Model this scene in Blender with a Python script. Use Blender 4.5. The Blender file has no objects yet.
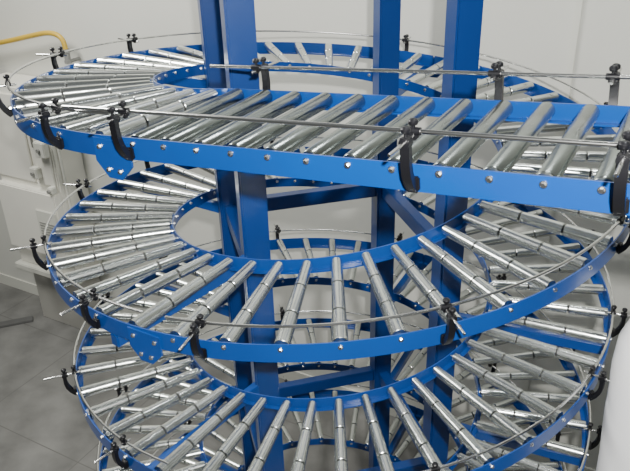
import bpy, bmesh, math, random
from mathutils import Matrix, Vector
random.seed(3)
PI=math.pi; R=math.radians
C=bpy.context.scene.collection
# ------------------------------------------------------------ camera
CP=Vector((0,-2.3486,.4895)); PIT,YAW,ROLL,F=.4780,-.0302,-.0310,705.886
cp,sp,cy,sy=math.cos(PIT),math.sin(PIT),math.cos(YAW),math.sin(YAW)
FW=Vector((sy*cp,cy*cp,-sp)); RT=Vector((cy,-sy,0)); UP=RT.cross(FW)
RV=math.cos(ROLL)*RT+math.sin(ROLL)*UP; UV=-math.sin(ROLL)*RT+math.cos(ROLL)*UP
cd=bpy.data.cameras.new('camera'); cd.sensor_width=36; cd.lens=F/630*36; cd.clip_start=.02
cam=bpy.data.objects.new('camera',cd); C.objects.link(cam)
cam.matrix_world=Matrix(((RV.x,UV.x,-FW.x,CP.x),(RV.y,UV.y,-FW.y,CP.y),(RV.z,UV.z,-FW.z,CP.z),(0,0,0,1)))
bpy.context.scene.camera=cam
def ray(px,py): return FW+RV*((px-315)/F)-UV*((py-235.5)/F)
def hit(px,py,n,off):           # point where the pixel's ray meets plane n.x = off
    d=ray(px,py); n=Vector(n); return CP+d*((off-n.dot(CP))/n.dot(d))
# ------------------------------------------------------------ constants
RO,RI,P=1.0,.580,.515
A0=R(-118); Z0=-.018; RH=.051
FLOOR=-2.72
SU=Vector((-math.sin(A0),math.cos(A0),0))       # direction of the straight
SN=Vector((math.cos(A0),math.sin(A0),0))        # outward normal (towards the viewer)
SL=.074
WN=-SN; WOFF=1.28                               # rear wall: WN.x = WOFF
# ------------------------------------------------------------ materials
def mat(name,col,rough=.5,metal=0,noise=0,nscale=8,bump=0,bscale=60,coat=0,stretch=None,col2=None):
    m=bpy.data.materials.new(name); m.use_nodes=True; nt=m.node_tree; b=nt.nodes['Principled BSDF']
    b.inputs['Base Color'].default_value=(*col,1); b.inputs['Roughness'].default_value=rough; b.inputs['Metallic'].default_value=metal
    b.inputs['Coat Weight'].default_value=coat; b.inputs['Coat Roughness'].default_value=.15
    tc=nt.nodes.new('ShaderNodeTexCoord'); vec=tc.outputs['Object']
    if stretch:
        mp=nt.nodes.new('ShaderNodeMapping'); mp.inputs['Scale'].default_value=stretch; nt.links.new(vec,mp.inputs[0]); vec=mp.outputs[0]
    if noise:
        n=nt.nodes.new('ShaderNodeTexNoise'); n.inputs['Scale'].default_value=nscale; n.inputs['Detail'].default_value=5
        nt.links.new(vec,n.inputs['Vector']); r=nt.nodes.new('ShaderNodeValToRGB')
        r.color_ramp.elements[0].position=.3; r.color_ramp.elements[1].position=.7
        c2=col2 or tuple(c*(1-noise) for c in col)
        r.color_ramp.elements[0].color=(*c2,1); r.color_ramp.elements[1].color=(*col,1)
        nt.links.new(n.outputs[0],r.inputs[0]); nt.links.new(r.outputs[0],b.inputs['Base Color'])
    if bump:
        n2=nt.nodes.new('ShaderNodeTexNoise'); n2.inputs['Scale'].default_value=bscale; nt.links.new(vec,n2.inputs['Vector'])
        bp=nt.nodes.new('ShaderNodeBump'); bp.inputs['Strength'].default_value=bump; bp.inputs['Distance'].default_value=.004
        nt.links.new(n2.outputs[0],bp.inputs['Height']); nt.links.new(bp.outputs[0],b.inputs['Normal'])
    return m
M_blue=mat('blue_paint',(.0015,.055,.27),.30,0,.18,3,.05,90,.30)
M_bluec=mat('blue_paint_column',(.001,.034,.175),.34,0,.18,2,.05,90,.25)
M_zinc=mat('zinc_roller',(.84,.87,.84),.24,1,.30,16,.10,120,0,(.3,1,1))
M_zinc2=mat('zinc_roller_thick',(.44,.48,.46),.27,1,.36,12,.10,110,0,(.25,1,1))
M_joint=mat('roller_joint_dark',(.04,.04,.04),.6,0,.1,10)
M_steel=mat('bright_steel',(.75,.75,.73),.22,1,.1,20)
M_bolt=mat('bolt_zinc',(.9,.9,.88),.25,1,.1,30)
M_black=mat('black_plastic',(.006,.006,.008),.38,0,.2,10)
M_cab=mat('cabinet_paint',(.80,.785,.70),.5,0,.06,3)
M_plinth=mat('plinth_grey',(.42,.41,.37),.6,0,.1,3)
M_dark=mat('dull_steel',(.14,.14,.135),.6,.3,.2,6)
M_grey=mat('grey_plastic',(.26,.26,.24),.5,0,.1,6)
M_yel=mat('yellow_pipe_paint',(.62,.41,.05),.45,0,.15,8)
M_white=mat('white_plastic',(.98,.98,.98),.30,0,.02,4,.15,12)
M_wall=mat('wall_plaster',(.66,.66,.60),.75,0,.08,1.3,.12,40)
M_trim=mat('pale_trim',(.64,.64,.57),.6,0,.05,4)
def floor_mat():
    m=mat('floor_concrete',(.21,.208,.195),.6,0,.42,4.5,.2,50); nt=m.node_tree; b=nt.nodes['Principled BSDF']
    src=b.inputs['Base Color'].links[0].from_socket
    tc=nt.nodes.new('ShaderNodeTexCoord'); mp=nt.nodes.new('ShaderNodeMapping'); mp.inputs['Rotation'].default_value=(0,0,R(28))
    br=nt.nodes.new('ShaderNodeTexBrick'); br.offset=0; br.inputs['Scale'].default_value=1.1; br.inputs['Mortar Size'].default_value=.004
    br.inputs['Brick Width'].default_value=1; br.inputs['Row Height'].default_value=1
    nt.links.new(tc.outputs['Object'],mp.inputs[0]); nt.links.new(mp.outputs[0],br.inputs['Vector'])
    br.inputs['Mortar'].default_value=(.11,.108,.10,1); nt.links.new(src,br.inputs['Color1']); nt.links.new(src,br.inputs['Color2'])
    nt.links.new(br.outputs[0],b.inputs['Base Color']); return m
M_floor=floor_mat()
# ------------------------------------------------------------ helpers
def link(name,bm,m,parent=None,smooth=False):
    me=bpy.data.meshes.new(name); bmesh.ops.recalc_face_normals(bm,faces=bm.faces); bm.to_mesh(me); bm.free()
    for mm in (m if isinstance(m,(list,tuple)) else [m]): me.materials.append(mm)
    if smooth:
        for p in me.polygons: p.use_smooth=True
        try: me.set_sharp_from_angle(angle=R(35))
        except Exception: pass
    o=bpy.data.objects.new(name,me); C.objects.link(o)
    if parent: o.parent=parent
    return o
def tag(o,label,cat,group=None):
    o['label']=label; o['category']=cat
    if group: o['group']=group
    return o
def thing(name,label,cat,loc,rz=0,group=None):
    o=bpy.data.objects.new(name,None); o.empty_display_size=.1; C.objects.link(o); o.location=loc; o.rotation_euler=(0,0,rz)
    return tag(o,label,cat,group)
def box(bm,c,s,M=None,bev=0):
    r=bmesh.ops.create_cube(bm,size=1,matrix=Matrix.Translation(c)@(M or Matrix.Identity(4))@Matrix.Diagonal((*s,1)))
    if bev:
        es={e for v in r['verts'] for e in v.link_edges}
        bmesh.ops.bevel(bm,geom=list(es),offset=bev,segments=2,affect='EDGES')
def cyl(bm,a,b,ra,rb=None,n=20,caps=True):
    a,b=Vector(a),Vector(b); d=b-a; q=d.to_track_quat('Z','Y').to_matrix().to_4x4()
    bmesh.ops.create_cone(bm,cap_ends=caps,segments=n,radius1=ra,radius2=ra if rb is None else rb,depth=d.length,matrix=Matrix.Translation((a+b)/2)@q)
def lathe(bm,prof,n=20,M=None,dark=()):  # profile (x along axis, r), axis = X
    M=M or Matrix.Identity(4); rings=[]
    for x,r in prof: rings.append([bm.verts.new(M@Vector((x,r*math.cos(2*PI*k/n),r*math.sin(2*PI*k/n)))) for k in range(n)])
    for i,(a,b) in enumerate(zip(rings,rings[1:])):
        for k in range(n):
            f=bm.faces.new((a[k],a[(k+1)%n],b[(k+1)%n],b[k]))
            if i in dark: f.material_index=1
    bm.faces.new(rings[0]); bm.faces.new(rings[-1][::-1])
def sweep(bm,frames,prof):       # frames: function (u,v)->Vector ; closed profile
    rings=[[bm.verts.new(f(u,v)) for u,v in prof] for f in frames]; n=len(prof)
    for a,b in zip(rings,rings[1:]):
        for k in range(n): bm.faces.new((a[k],a[(k+1)%n],b[(k+1)%n],b[k]))
    bm.faces.new(rings[0]); bm.faces.new(rings[-1][::-1])
def circ(r,n=10): return [(r*math.cos(2*PI*k/n),r*math.sin(2*PI*k/n)) for k in range(n)]
def tube(bm,pts,r,n=10):
    pts=[Vector(p) for p in pts]; fr=[]
    for i,p in enumerate(pts):
        t=(pts[min(i+1,len(pts)-1)]-pts[max(i-1,0)]).normalized(); a=t.cross(Vector((.3,1,.05)) if abs(t.z)>.5 else Vector((0,0,1)))
        a.normalize(); b=a.cross(t); fr.append(lambda u,v,p=p,a=a,b=b:p+a*u+b*v)
    sweep(bm,fr,circ(r,n))
def tube_planar(bm,pts,r,nrm,n=12):
    pts=[Vector(p) for p in pts]; fr=[]
    for i,p in enumerate(pts):
        t=(pts[min(i+1,len(pts)-1)]-pts[max(i-1,0)]).normalized(); a=nrm; b=a.cross(t).normalized()
        fr.append(lambda u,v,p=p,a=a,b=b:p+a*u+b*v)
    sweep(bm,fr,circ(r,n))
# ------------------------------------------------------------ shared part meshes
def roller_mesh():               # three tapered sleeves along X from RI to RO, axis at z=0
    bm=bmesh.new(); x0,x1=RI+.010,RO-.010; L=(x1-x0)/3; g=.0028; prof=[(x0-.008,.005),(x0,.005)]; dark=[]
    for k in range(3):
        a=x0+k*L; r0=.0158+.0013*k; r1=r0+.0013
        if k: dark+=[len(prof)-1]
        prof+=[(a+g,.011),(a+g,r0-.0012),(a+g+.0012,r0),(a+L-g-.0012,r1),(a+L-g,r1-.0012),(a+L-g,.011)]
    prof+=[(x1,.005),(x1+.008,.005)]
    lathe(bm,prof,22,None,dark); return bm
def straight_roller_mesh():
    bm=bmesh.new(); x0,x1=RI+.010,RO-.010; r=.0186
    lathe(bm,[(x0-.007,.005),(x0,.005),(x0,.012),(x0+.001,.0166),(x0+.004,r),(x1-.004,r),(x1-.001,.0166),(x1,.012),(x1,.005),(x1+.007,.005)],28); return bm
def bolt_mesh(side=1):           # hex head with washer, along +X from the face
    bm=bmesh.new(); lathe(bm,[(0,.0068),(.0012,.0068),(.0013,.005)],14)
    rr=.0048; lathe(bm,[(.0010,rr),(.0048,rr),(.0055,rr*.8)],6)
    return bm
proto={}
def inst(key,mk,m,name,parent,M,smooth=True):
    if key not in proto:
        o=link(name,mk(),m,parent,smooth); proto[key]=o.data
    else:
        o=bpy.data.objects.new(name,proto[key]); C.objects.link(o); o.parent=parent
    o.matrix_local=M; return o
# bracket: local X outward from the rail face, Y tangential, Z up; z=0 at the rail's top edge
def bracket_body(h):
    bm=bmesh.new(); sp_=[(.0055,-.047,.0045),(.010,-.040,.0060),(.019,-.028,.0068),(.028,-.010,.0068),(.032,.010,.0062),(.032,h-.016,.0060),(.030,h+.007,.0070)]
    pr=[]; pl=[]
    for i,(x,z,w) in enumerate(sp_):
        a=sp_[max(i-1,0)]; b=sp_[min(i+1,len(sp_)-1)]; t=Vector((b[0]-a[0],0,b[1]-a[1])).normalized(); nn=Vector((t.z,0,-t.x))
        pr.append(Vector((x,0,z))+nn*w); pl.append(Vector((x,0,z))-nn*w)
    loop=pr+pl[::-1]
    A=[bm.verts.new(v+Vector((0,-.0085,0))) for v in loop]; B=[bm.verts.new(v+Vector((0,.0085,0))) for v in loop]
    n=len(loop)
    for k in range(n): bm.faces.new((A[k],A[(k+1)%n],B[(k+1)%n],B[k]))
    m=len(sp_)
    for k in range(m-1):
        bm.faces.new((A[k],A[k+1],A[n-2-k],A[n-1-k])); bm.faces.new((B[k],B[k+1],B[n-2-k],B[n-1-k]))
    box(bm,(.006,0,-.033),(.011,.025,.027),bev=.003)        # foot pad bolted on the rail
    cyl(bm,(.020,0,h),(.040,0,h),.0095,n=18)                 # eye round the cross rod
    return bm
def cross_rod(h):
    bm=bmesh.new(); lathe(bm,[(-.026,.0026),(-.024,.0034),(.098,.0034),(.100,.0026)],12,Matrix.Translation((0,0,h))); return bm
def clamp(h):
    bm=bmesh.new(); box(bm,(-.004,0,h+.002),(.016,.017,.018),bev=.004); cyl(bm,(-.004,-.013,h+.0085),(-.004,.013,h+.0085),.0070,n=14); return bm
def knob_mesh():
    bm=bmesh.new(); T=Matrix.Rotation(-PI/2,4,'Y')
    lathe(bm,[(0,.0035),(.008,.0035),(.009,.0075),(.012,.0088),(.016,.0086),(.019,.006),(.020,.003)],14,T); return bm
def bracket(parent,M,h,key):
    b=inst('br'+key,lambda:bracket_body(h),M_black,'guide_bracket',parent,M)
    inst('cr'+key,lambda:cross_rod(h),M_steel,'cross_rod',b,Matrix.Identity(4))
    inst('cl'+key,lambda:clamp(h),M_black,'rod_clamp',b,Matrix.Identity(4))
    inst('kn',knob_mesh,M_black,'knob',b,Matrix.Translation((.030,0,h+.007)))
    inst('kn',knob_mesh,M_black,'knob',b,Matrix.Translation((-.004,0,h+.011)))
    inst('bolt',bolt_mesh,M_bolt,'bolt',b,Matrix.Translation((.0115,0,-.038)))
    return b
def splice_plate_bm():           # local: X outward, Y tangential, Z up
    bm=bmesh.new(); pts=[(-.054,-.008),(.054,-.008),(.054,-.064),(.020,-.100),(-.020,-.100),(-.054,-.064)]
    A=[bm.verts.new((.0006-abs(y)*.025,y,z)) for y,z in pts]; B=[bm.verts.new((.0065-abs(y)*.025,y,z)) for y,z in pts]; n=len(pts)
    bm.faces.new(A[::-1]); bm.faces.new(B)
    for k in range(n): bm.faces.new((A[k],A[(k+1)%n],B[(k+1)%n],B[k]))
    return bm
def splice(parent,M):
    s=inst('splice',splice_plate_bm,M_blue,'splice_plate',parent,M,False)
    for y,z in ((-.036,-.028),(.036,-.028),(-.017,-.080),(.017,-.080)):
        inst('bolt',bolt_mesh,M_bolt,'bolt',s,Matrix.Translation((.0060-abs(y)*.025,y,z)))
# ------------------------------------------------------------ spiral tier (local z = P at its upper end, 0 at its lower end)
TH=.042
def zt(ph): return P-P*ph/360
def pol(r,ph,z):
    t=A0-R(ph); return Vector((r*math.cos(t),r*math.sin(t),z))
def fr_M(r,ph,z): return Matrix.Translation(pol(r,ph,z))@Matrix.Rotation(A0-R(ph),4,'Z')
def rail_arc(name,prof,r,p0,p1,parent):
    bm=bmesh.new(); n=int((p1-p0)/3)+1; fr=[]
    for i in range(n+1):
        ph=p0+(p1-p0)*i/n; fr.append(lambda u,v,ph=ph:pol(r+u,ph,zt(ph)+v))
    sweep(bm,fr,prof); return link(name,bm,M_blue,parent,True)
RHI=.040
PO=[(0,0),(0,-RH),(-.020,-RH),(-.020,-RH+.004),(-.004,-RH+.004),(-.004,0)]
PI_=[(0,0),(0,-RHI),(.018,-RHI),(.018,-RHI+.004),(.004,-RHI+.004),(.004,0)]
NR=44; AX=-.014
GROUP='turns of the blue roller spiral'
BR=[12,40,74,98,135,172,205,234,262,281,317,351]
extra=[]                         # brackets the topmost turn does not have
def make_tier():
    t=thing('spiral_conveyor_tier','topmost turn of the blue roller spiral, level with the slanting straight conveyor','conveyor',(0,0,Z0-P),0,GROUP)
    for a,b in ((0,179.8),(180.2,360)):
        rail_arc('outer_rail',PO,RO,a,b,t); rail_arc('inner_rail',PI_,RI,a,b,t)
    for i in range(NR):
        ph=(i+.5)*360/NR
        ro=inst('roller',roller_mesh,(M_zinc,M_joint),'roller',t,fr_M(0,ph,zt(ph)+AX)@Matrix.Rotation(R(random.uniform(0,360)),4,'X'))
        inst('bolt',bolt_mesh,M_bolt,'bolt',ro,Matrix.Translation((RO,0,0)))
        inst('bolt',bolt_mesh,M_bolt,'bolt',ro,Matrix.Translation((RI,0,0))@Matrix.Rotation(PI,4,'Z'))
    bm=bmesh.new(); pts=[pol(RO-.004,ph,zt(ph)+TH+.0085) for ph in [1+i*2.99 for i in range(120)]]
    tube(bm,pts,.0040); link('guide_rod',bm,M_steel,t,True)
    for ph in BR:
        b=bracket(t,fr_M(RO,ph,zt(ph)),TH,'t')
        if ph in (135,205): extra.append(b)
    splice(t,fr_M(RO,180,zt(180))); splice(t,fr_M(RO,1.2,zt(1.2)))
    return t
def copy_tree(o,parent=None):
    c=o.copy(); C.objects.link(c); c.parent=parent
    for ch in list(o.children): copy_tree(ch,c)
    return c
t0=make_tier()
LB=['second turn of the blue roller spiral, first full ring below the straight conveyor',
    'third turn of the blue roller spiral, its front rollers cut off by the photo bottom',
    'fourth turn of the spiral, its far rollers low in the centre opening',
    'bottom turn of the spiral near the floor, lowest arc seen through the centre opening']
for k in range(4):
    t=copy_tree(t0); t.location=(0,0,Z0-(k+2)*P); t['label']=LB[k]
for b in extra:
    for ch in list(b.children): bpy.data.objects.remove(ch)
    bpy.data.objects.remove(b)
# ------------------------------------------------------------ straight conveyor
S1=1.75; SH=.050
root=SN*RO+Vector((0,0,Z0))
st=thing('straight_roller_conveyor','straight blue conveyor of thick parallel rollers feeding the top of the spiral','conveyor',root,0)
def sl(r,s,z): return SN*(r-RO)+SU*s+Vector((0,0,SL*s+z))
ANG=math.atan2(SN.y,SN.x)
def smat(r,s,z): return Matrix.Translation(sl(r,s,z))@Matrix.Rotation(ANG,4,'Z')@Matrix.Rotation(math.atan(SL),4,'X')
for nm,prof,r in (('front_rail',PO,RO),('rear_rail',PI_,RI)):
    bm=bmesh.new(); sweep(bm,[lambda u,v,s=s,r=r:sl(r+u,s,v) for s in (0.002,.6,1.2,S1)],prof); link(nm,bm,M_blue,st)
s=.040
while s<S1-.02:
    ro=inst('sroller',straight_roller_mesh,M_zinc2,'roller',st,smat(0,s,AX)@Matrix.Rotation(R(random.uniform(0,360)),4,'X'))
    inst('bolt',bolt_mesh,M_bolt,'bolt',ro,Matrix.Translation((RO,0,0)))
    inst('bolt',bolt_mesh,M_bolt,'bolt',ro,Matrix.Translation((RI,0,0))@Matrix.Rotation(PI,4,'Z'))
    s+=.087
for r,a in ((RO-.004,-.16),(RI+.004,-.05)):
    bm=bmesh.new(); tube(bm,[sl(r,a,SH+.0085),sl(r,.7,SH+.0085),sl(r,S1,SH+.0085)],.0045,12); link('guide_rod',bm,M_steel,st,True)
for s in (.03,.69,1.025,1.50): bracket(st,smat(RO,s,0),SH,'s')
for s in (.10,.71,.945,1.5): bracket(st,Matrix.Translation(sl(RI,s,0))@Matrix.Rotation(ANG+PI,4,'Z')@Matrix.Rotation(-math.atan(SL),4,'X'),SH,'s')
# ------------------------------------------------------------ support frame
fc=Vector((-.02,.06,0)); fa=R(16.5)
cols=[(-.255,-.345,9),(.400,-.165,266.7),(.217,.445,173),(-.426,.262,93.3)]
sf=thing('support_frame','blue painted square steel columns joined by cross beams standing inside the spiral','frame',(fc.x,fc.y,FLOOR))
for x,y,ph in cols:
    ph=(math.degrees(A0)-math.degrees(math.atan2(y,x)))%360
    c=Vector((x,y,0))-fc; bm=bmesh.new(); H=3.95
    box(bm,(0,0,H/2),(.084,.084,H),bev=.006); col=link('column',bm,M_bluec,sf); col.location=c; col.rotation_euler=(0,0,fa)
    bm=bmesh.new(); box(bm,(0,0,.008),(.18,.18,.016),bev=.002); link('foot_plate',bm,M_bluec,col)
    for k in range(5):
        z=Z0-P*(ph+360*k)/360-RH-.022-FLOOR
        if (k==0 and (ph<20 or ph>340)) or z<.04: continue
        d=Vector((x,y,0)).normalized(); r0=Vector((x,y)).length
        bm=bmesh.new(); L=1.0-r0-.03; an=math.atan2(y,x)
        M=Matrix.Rotation(an,4,'Z'); cc=d*(r0+.03+L/2)-fc; cc.z=z
        box(bm,cc,(L,.030,.040),M,bev=.003); link('support_arm',bm,M_blue,sf)
def beam(i,j,z,hh=.06,w=.045):
    a=Vector((*cols[i][:2],0))-fc; b=Vector((*cols[j][:2],0))-fc; d=b-a; L=d.length-.08; m=(a+b)/2; m.z=z-FLOOR
    bm=bmesh.new(); box(bm,m,(L,w,hh),Matrix.Rotation(math.atan2(d.y,d.x),4,'Z'),bev=.003); link('cross_beam',bm,M_bluec,sf)
for z in (-.73,-1.72):
    beam(3,2,z); beam(2,1,z); beam(0,3,z)
beam(0,1,-1.72)
for a,b in ((0,1),(1,2),(2,3),(3,0)): beam(a,b,1.1)
# ------------------------------------------------------------ room
def wallpt(u,off=0,z=0):        # point along the rear wall, 'off' in front of it
    return SU*u+WN*(WOFF-off)+Vector((0,0,z))
WA=math.atan2(SU.y,SU.x); WM=Matrix.Rotation(WA,4,'Z')
bm=bmesh.new(); box(bm,(0,0,-.05),(16,16,.1)); o=link('floor',bm,M_floor); o.location=(0,0,FLOOR); o['kind']='structure'
bm=bmesh.new(); box(bm,wallpt(0,-.06,1.0),(16,.12,7.6),WM); o=link('wall_back',bm,M_wall); o['kind']='structure'
bm=bmesh.new(); box(bm,wallpt(0,.006,FLOOR+.05),(16,.012,.10),WM); o=link('baseboard_back',bm,M_trim); o['kind']='structure'
def wu(px,py,off=0):
    p=hit(px,py,WN,WOFF-off); return p.dot(SU),p.z
u,z=wu(576,30); bm=bmesh.new(); box(bm,wallpt(u,.005,1.0),(.03,.010,7.4),WM,bev=.003); o=link('trim_1',bm,M_trim); o['kind']='structure'
# tall cabinet at the left
u1,zt_=wu(34,92,.30); _,zb=wu(34,268,.30)
cw=.62; u0=u1-cw; ch=zt_-zb; leg=zb-FLOOR
cb=thing('electrical_cabinet','tall cream-white metal cabinet with small switch boxes at the far left edge by the wall','cabinet',wallpt((u0+u1)/2,.15,FLOOR),WA)
bm=bmesh.new(); box(bm,(0,.02,leg+ch/2),(cw,.26,ch),bev=.01); link('body',bm,M_cab,cb)
xs=cw/2-.20
def zf(py): return wu(34,py,.30)[1]-FLOOR
for k,(cx,w) in enumerate(((xs+.10,.16),(xs-.22,.40))):
    z1,z0=zf(100),zf(184)
    bm=bmesh.new(); box(bm,(cx,-.118,(z0+z1)/2),(w,.016,z1-z0),bev=.004); dr=link('door',bm,M_cab,cb)
    bm=bmesh.new(); box(bm,(cx-w/2+.025,-.132,(z0+z1)/2),(.014,.014,.08),bev=.003); link('handle',bm,M_grey,dr)
z1,z0=zf(190),zf(250)
bm=bmesh.new(); box(bm,(.0,-.135,(z0+z1)/2),(cw-.02,.07,z1-z0),bev=.008); lb=link('lower_box',bm,M_cab,cb)
bm=bmesh.new(); box(bm,(xs+.08,-.176,(z0+z1)/2-.02),(.20,.014,(z1-z0)*.55),bev=.004); link('access_panel',bm,M_trim,lb)
bm=bmesh.new()
for k in range(5): box(bm,(xs+.08,-.185,(z0+z1)/2-.06+k*.022),(.15,.005,.008))
link('vent',bm,M_grey,lb)
for py,xx,w,h in ((148,.17,.10,.11),(172,.06,.07,.08),(186,.19,.05,.05)):
    bm=bmesh.new(); box(bm,(xs+xx-.02,-.150,zf(py)),(w,.05,h),bev=.006); sb=link('switch_box',bm,M_trim,cb)
    bm=bmesh.new(); cyl(bm,(xs+xx-.02,-.175,zf(py)),(xs+xx-.02,-.190,zf(py)),.014,n=14); link('button',bm,M_grey,sb)
bm=bmesh.new(); cyl(bm,(cw/2+.012,-.06,zf(262)),(cw/2+.012,-.06,zf(110)),.011,n=10); link('conduit',bm,M_trim,cb,True)
bm=bmesh.new(); box(bm,(0,.0,leg-.02),(cw+.04,.32,.05),bev=.006); link('base_rim',bm,M_trim,cb)
bm=bmesh.new(); box(bm,(0,.03,(leg-.04)/2),(cw-.10,.20,leg-.04),bev=.004); link('plinth',bm,M_plinth,cb)
# steel strip on the floor
p=hit(0,324,(0,0,1),FLOOR+.02)
bm=bmesh.new(); box(bm,(0,0,.010),(.50,.07,.020),bev=.003); o=link('steel_strip',bm,M_dark); o.location=(p.x,p.y,FLOOR); o.rotation_euler=(0,0,WA+R(48))
tag(o,'dull grey steel strip lying on the floor below the cream-white cabinet','steel strip')
# yellow pipe
def wp(px,py,off): return hit(px,py,WN,WOFF-off)
def cr(pts,n=6):
    out=[]; q=[pts[0]]+pts+[pts[-1]]
    for i in range(1,len(q)-2):
        for k in range(n):
            t=k/n; out.append(.5*((2*q[i])+(q[i+1]-q[i-1])*t+(2*q[i-1]-5*q[i]+4*q[i+1]-q[i+2])*t*t+(-q[i-1]+3*q[i]-3*q[i+1]+q[i+2])*t**3))
    return out+[pts[-1]]
ctrl=[(-60,52),(-20,46),(8,41),(30,36),(46,33),(56,34.5),(62.5,40),(66,50)]
yp=thing('yellow_pipe','mustard yellow pipe bending down the wall at the top left','pipe',wp(66,62,.10),WA)
off=Vector(yp.location); IM=Matrix.Rotation(-WA,4,'Z')
def loc(q): return IM@(q-off)
bm=bmesh.new(); tube_planar(bm,[loc(q) for q in cr([wp(a,b,.10) for a,b in ctrl])],.0165,Vector((0,1,0))); link('pipe_run',bm,M_yel,yp,True)
bm=bmesh.new(); a=loc(wp(65.8,49,.10)); b=loc(wp(68,60,.10)); cyl(bm,a,a+(b-a)*.35,.025,n=6); cyl(bm,a,b,.020,n=16); cyl(bm,b,b+(b-a)*.3,.025,n=6); link('end_fitting',bm,M_grey,yp,True)
bm=bmesh.new(); b2=b+(b-a)*.15; cyl(bm,b2,b2+Vector((0,.098,0)),.012,n=12); link('wall_bracket',bm,M_grey,yp,True)
# white tube
A=hit(662,318,(0,1,0),-.66); B=hit(632,500,(0,1,0),-.74)
wd=thing('plastic_tube','large white plastic tube leaning at the lower right edge of the photo','tube',(B.x,B.y,FLOOR))
bm=bmesh.new(); d=(B-A).normalized(); e=A+d*((FLOOR+.05-A.z)/d.z); ofs=Vector((B.x,B.y,FLOOR)); pts=[A+(e-A)*(i/24)-ofs for i in range(25)]
rings=[]
for i,pt in enumerate(pts):
    t=i/24; r=.115*(1+.015*math.sin(i*1.9)); r=r*(.62 if i==0 else .9 if i==1 else 1)
    rings.append([bm.verts.new(pt+Vector((r*math.cos(2*PI*k/28),r*math.sin(2*PI*k/28),0))) for k in range(28)])
for a,b in zip(rings,rings[1:]):
    for k in range(28): bm.faces.new((a[k],a[(k+1)%28],b[(k+1)%28],b[k]))
bm.faces.new(rings[0]); bm.faces.new(rings[-1]); link('tube_wall',bm,M_white,wd,True)
bm=bmesh.new(); cyl(bm,pts[0]+Vector((0,0,-.01)),pts[0]+Vector((0,0,.02)),.080,.075,n=28); link('end_collar',bm,M_white,wd,True)
# ------------------------------------------------------------ light
w=bpy.data.worlds.new('world'); bpy.context.scene.world=w; w.use_nodes=True; nt=w.node_tree
bg=nt.nodes['Background']; bg.inputs[0].default_value=(.90,.97,1,1); bg.inputs[1].default_value=.11
def area(name,loc,aim,size,power,col=(1,1,1),sy=None):
    l=bpy.data.lights.new(name,'AREA'); l.size=size; l.energy=power; l.color=col
    if sy: l.shape='RECTANGLE'; l.size_y=sy
    o=bpy.data.objects.new(name,l); C.objects.link(o); o.location=loc; o.rotation_euler=(Vector(aim)-Vector(loc)).to_track_quat('-Z','Y').to_euler()
area('added_overhead_light',(-2.9,.7,2.0),(-.8,.1,-.3),1.5,200,(1,.99,.95),1.0)  # unseen area light added upper left, gives the left rollers broad highlights
area('added_overhead_light',(.9,-.2,3.0),(.3,.3,-.5),.5,50,(.97,1,1))  # small overhead fill added for brightness, stands for no fixture
area('flash_lamp',(.10,-2.50,.72),(0,0,-.45),.05,110,(1,.99,.96))
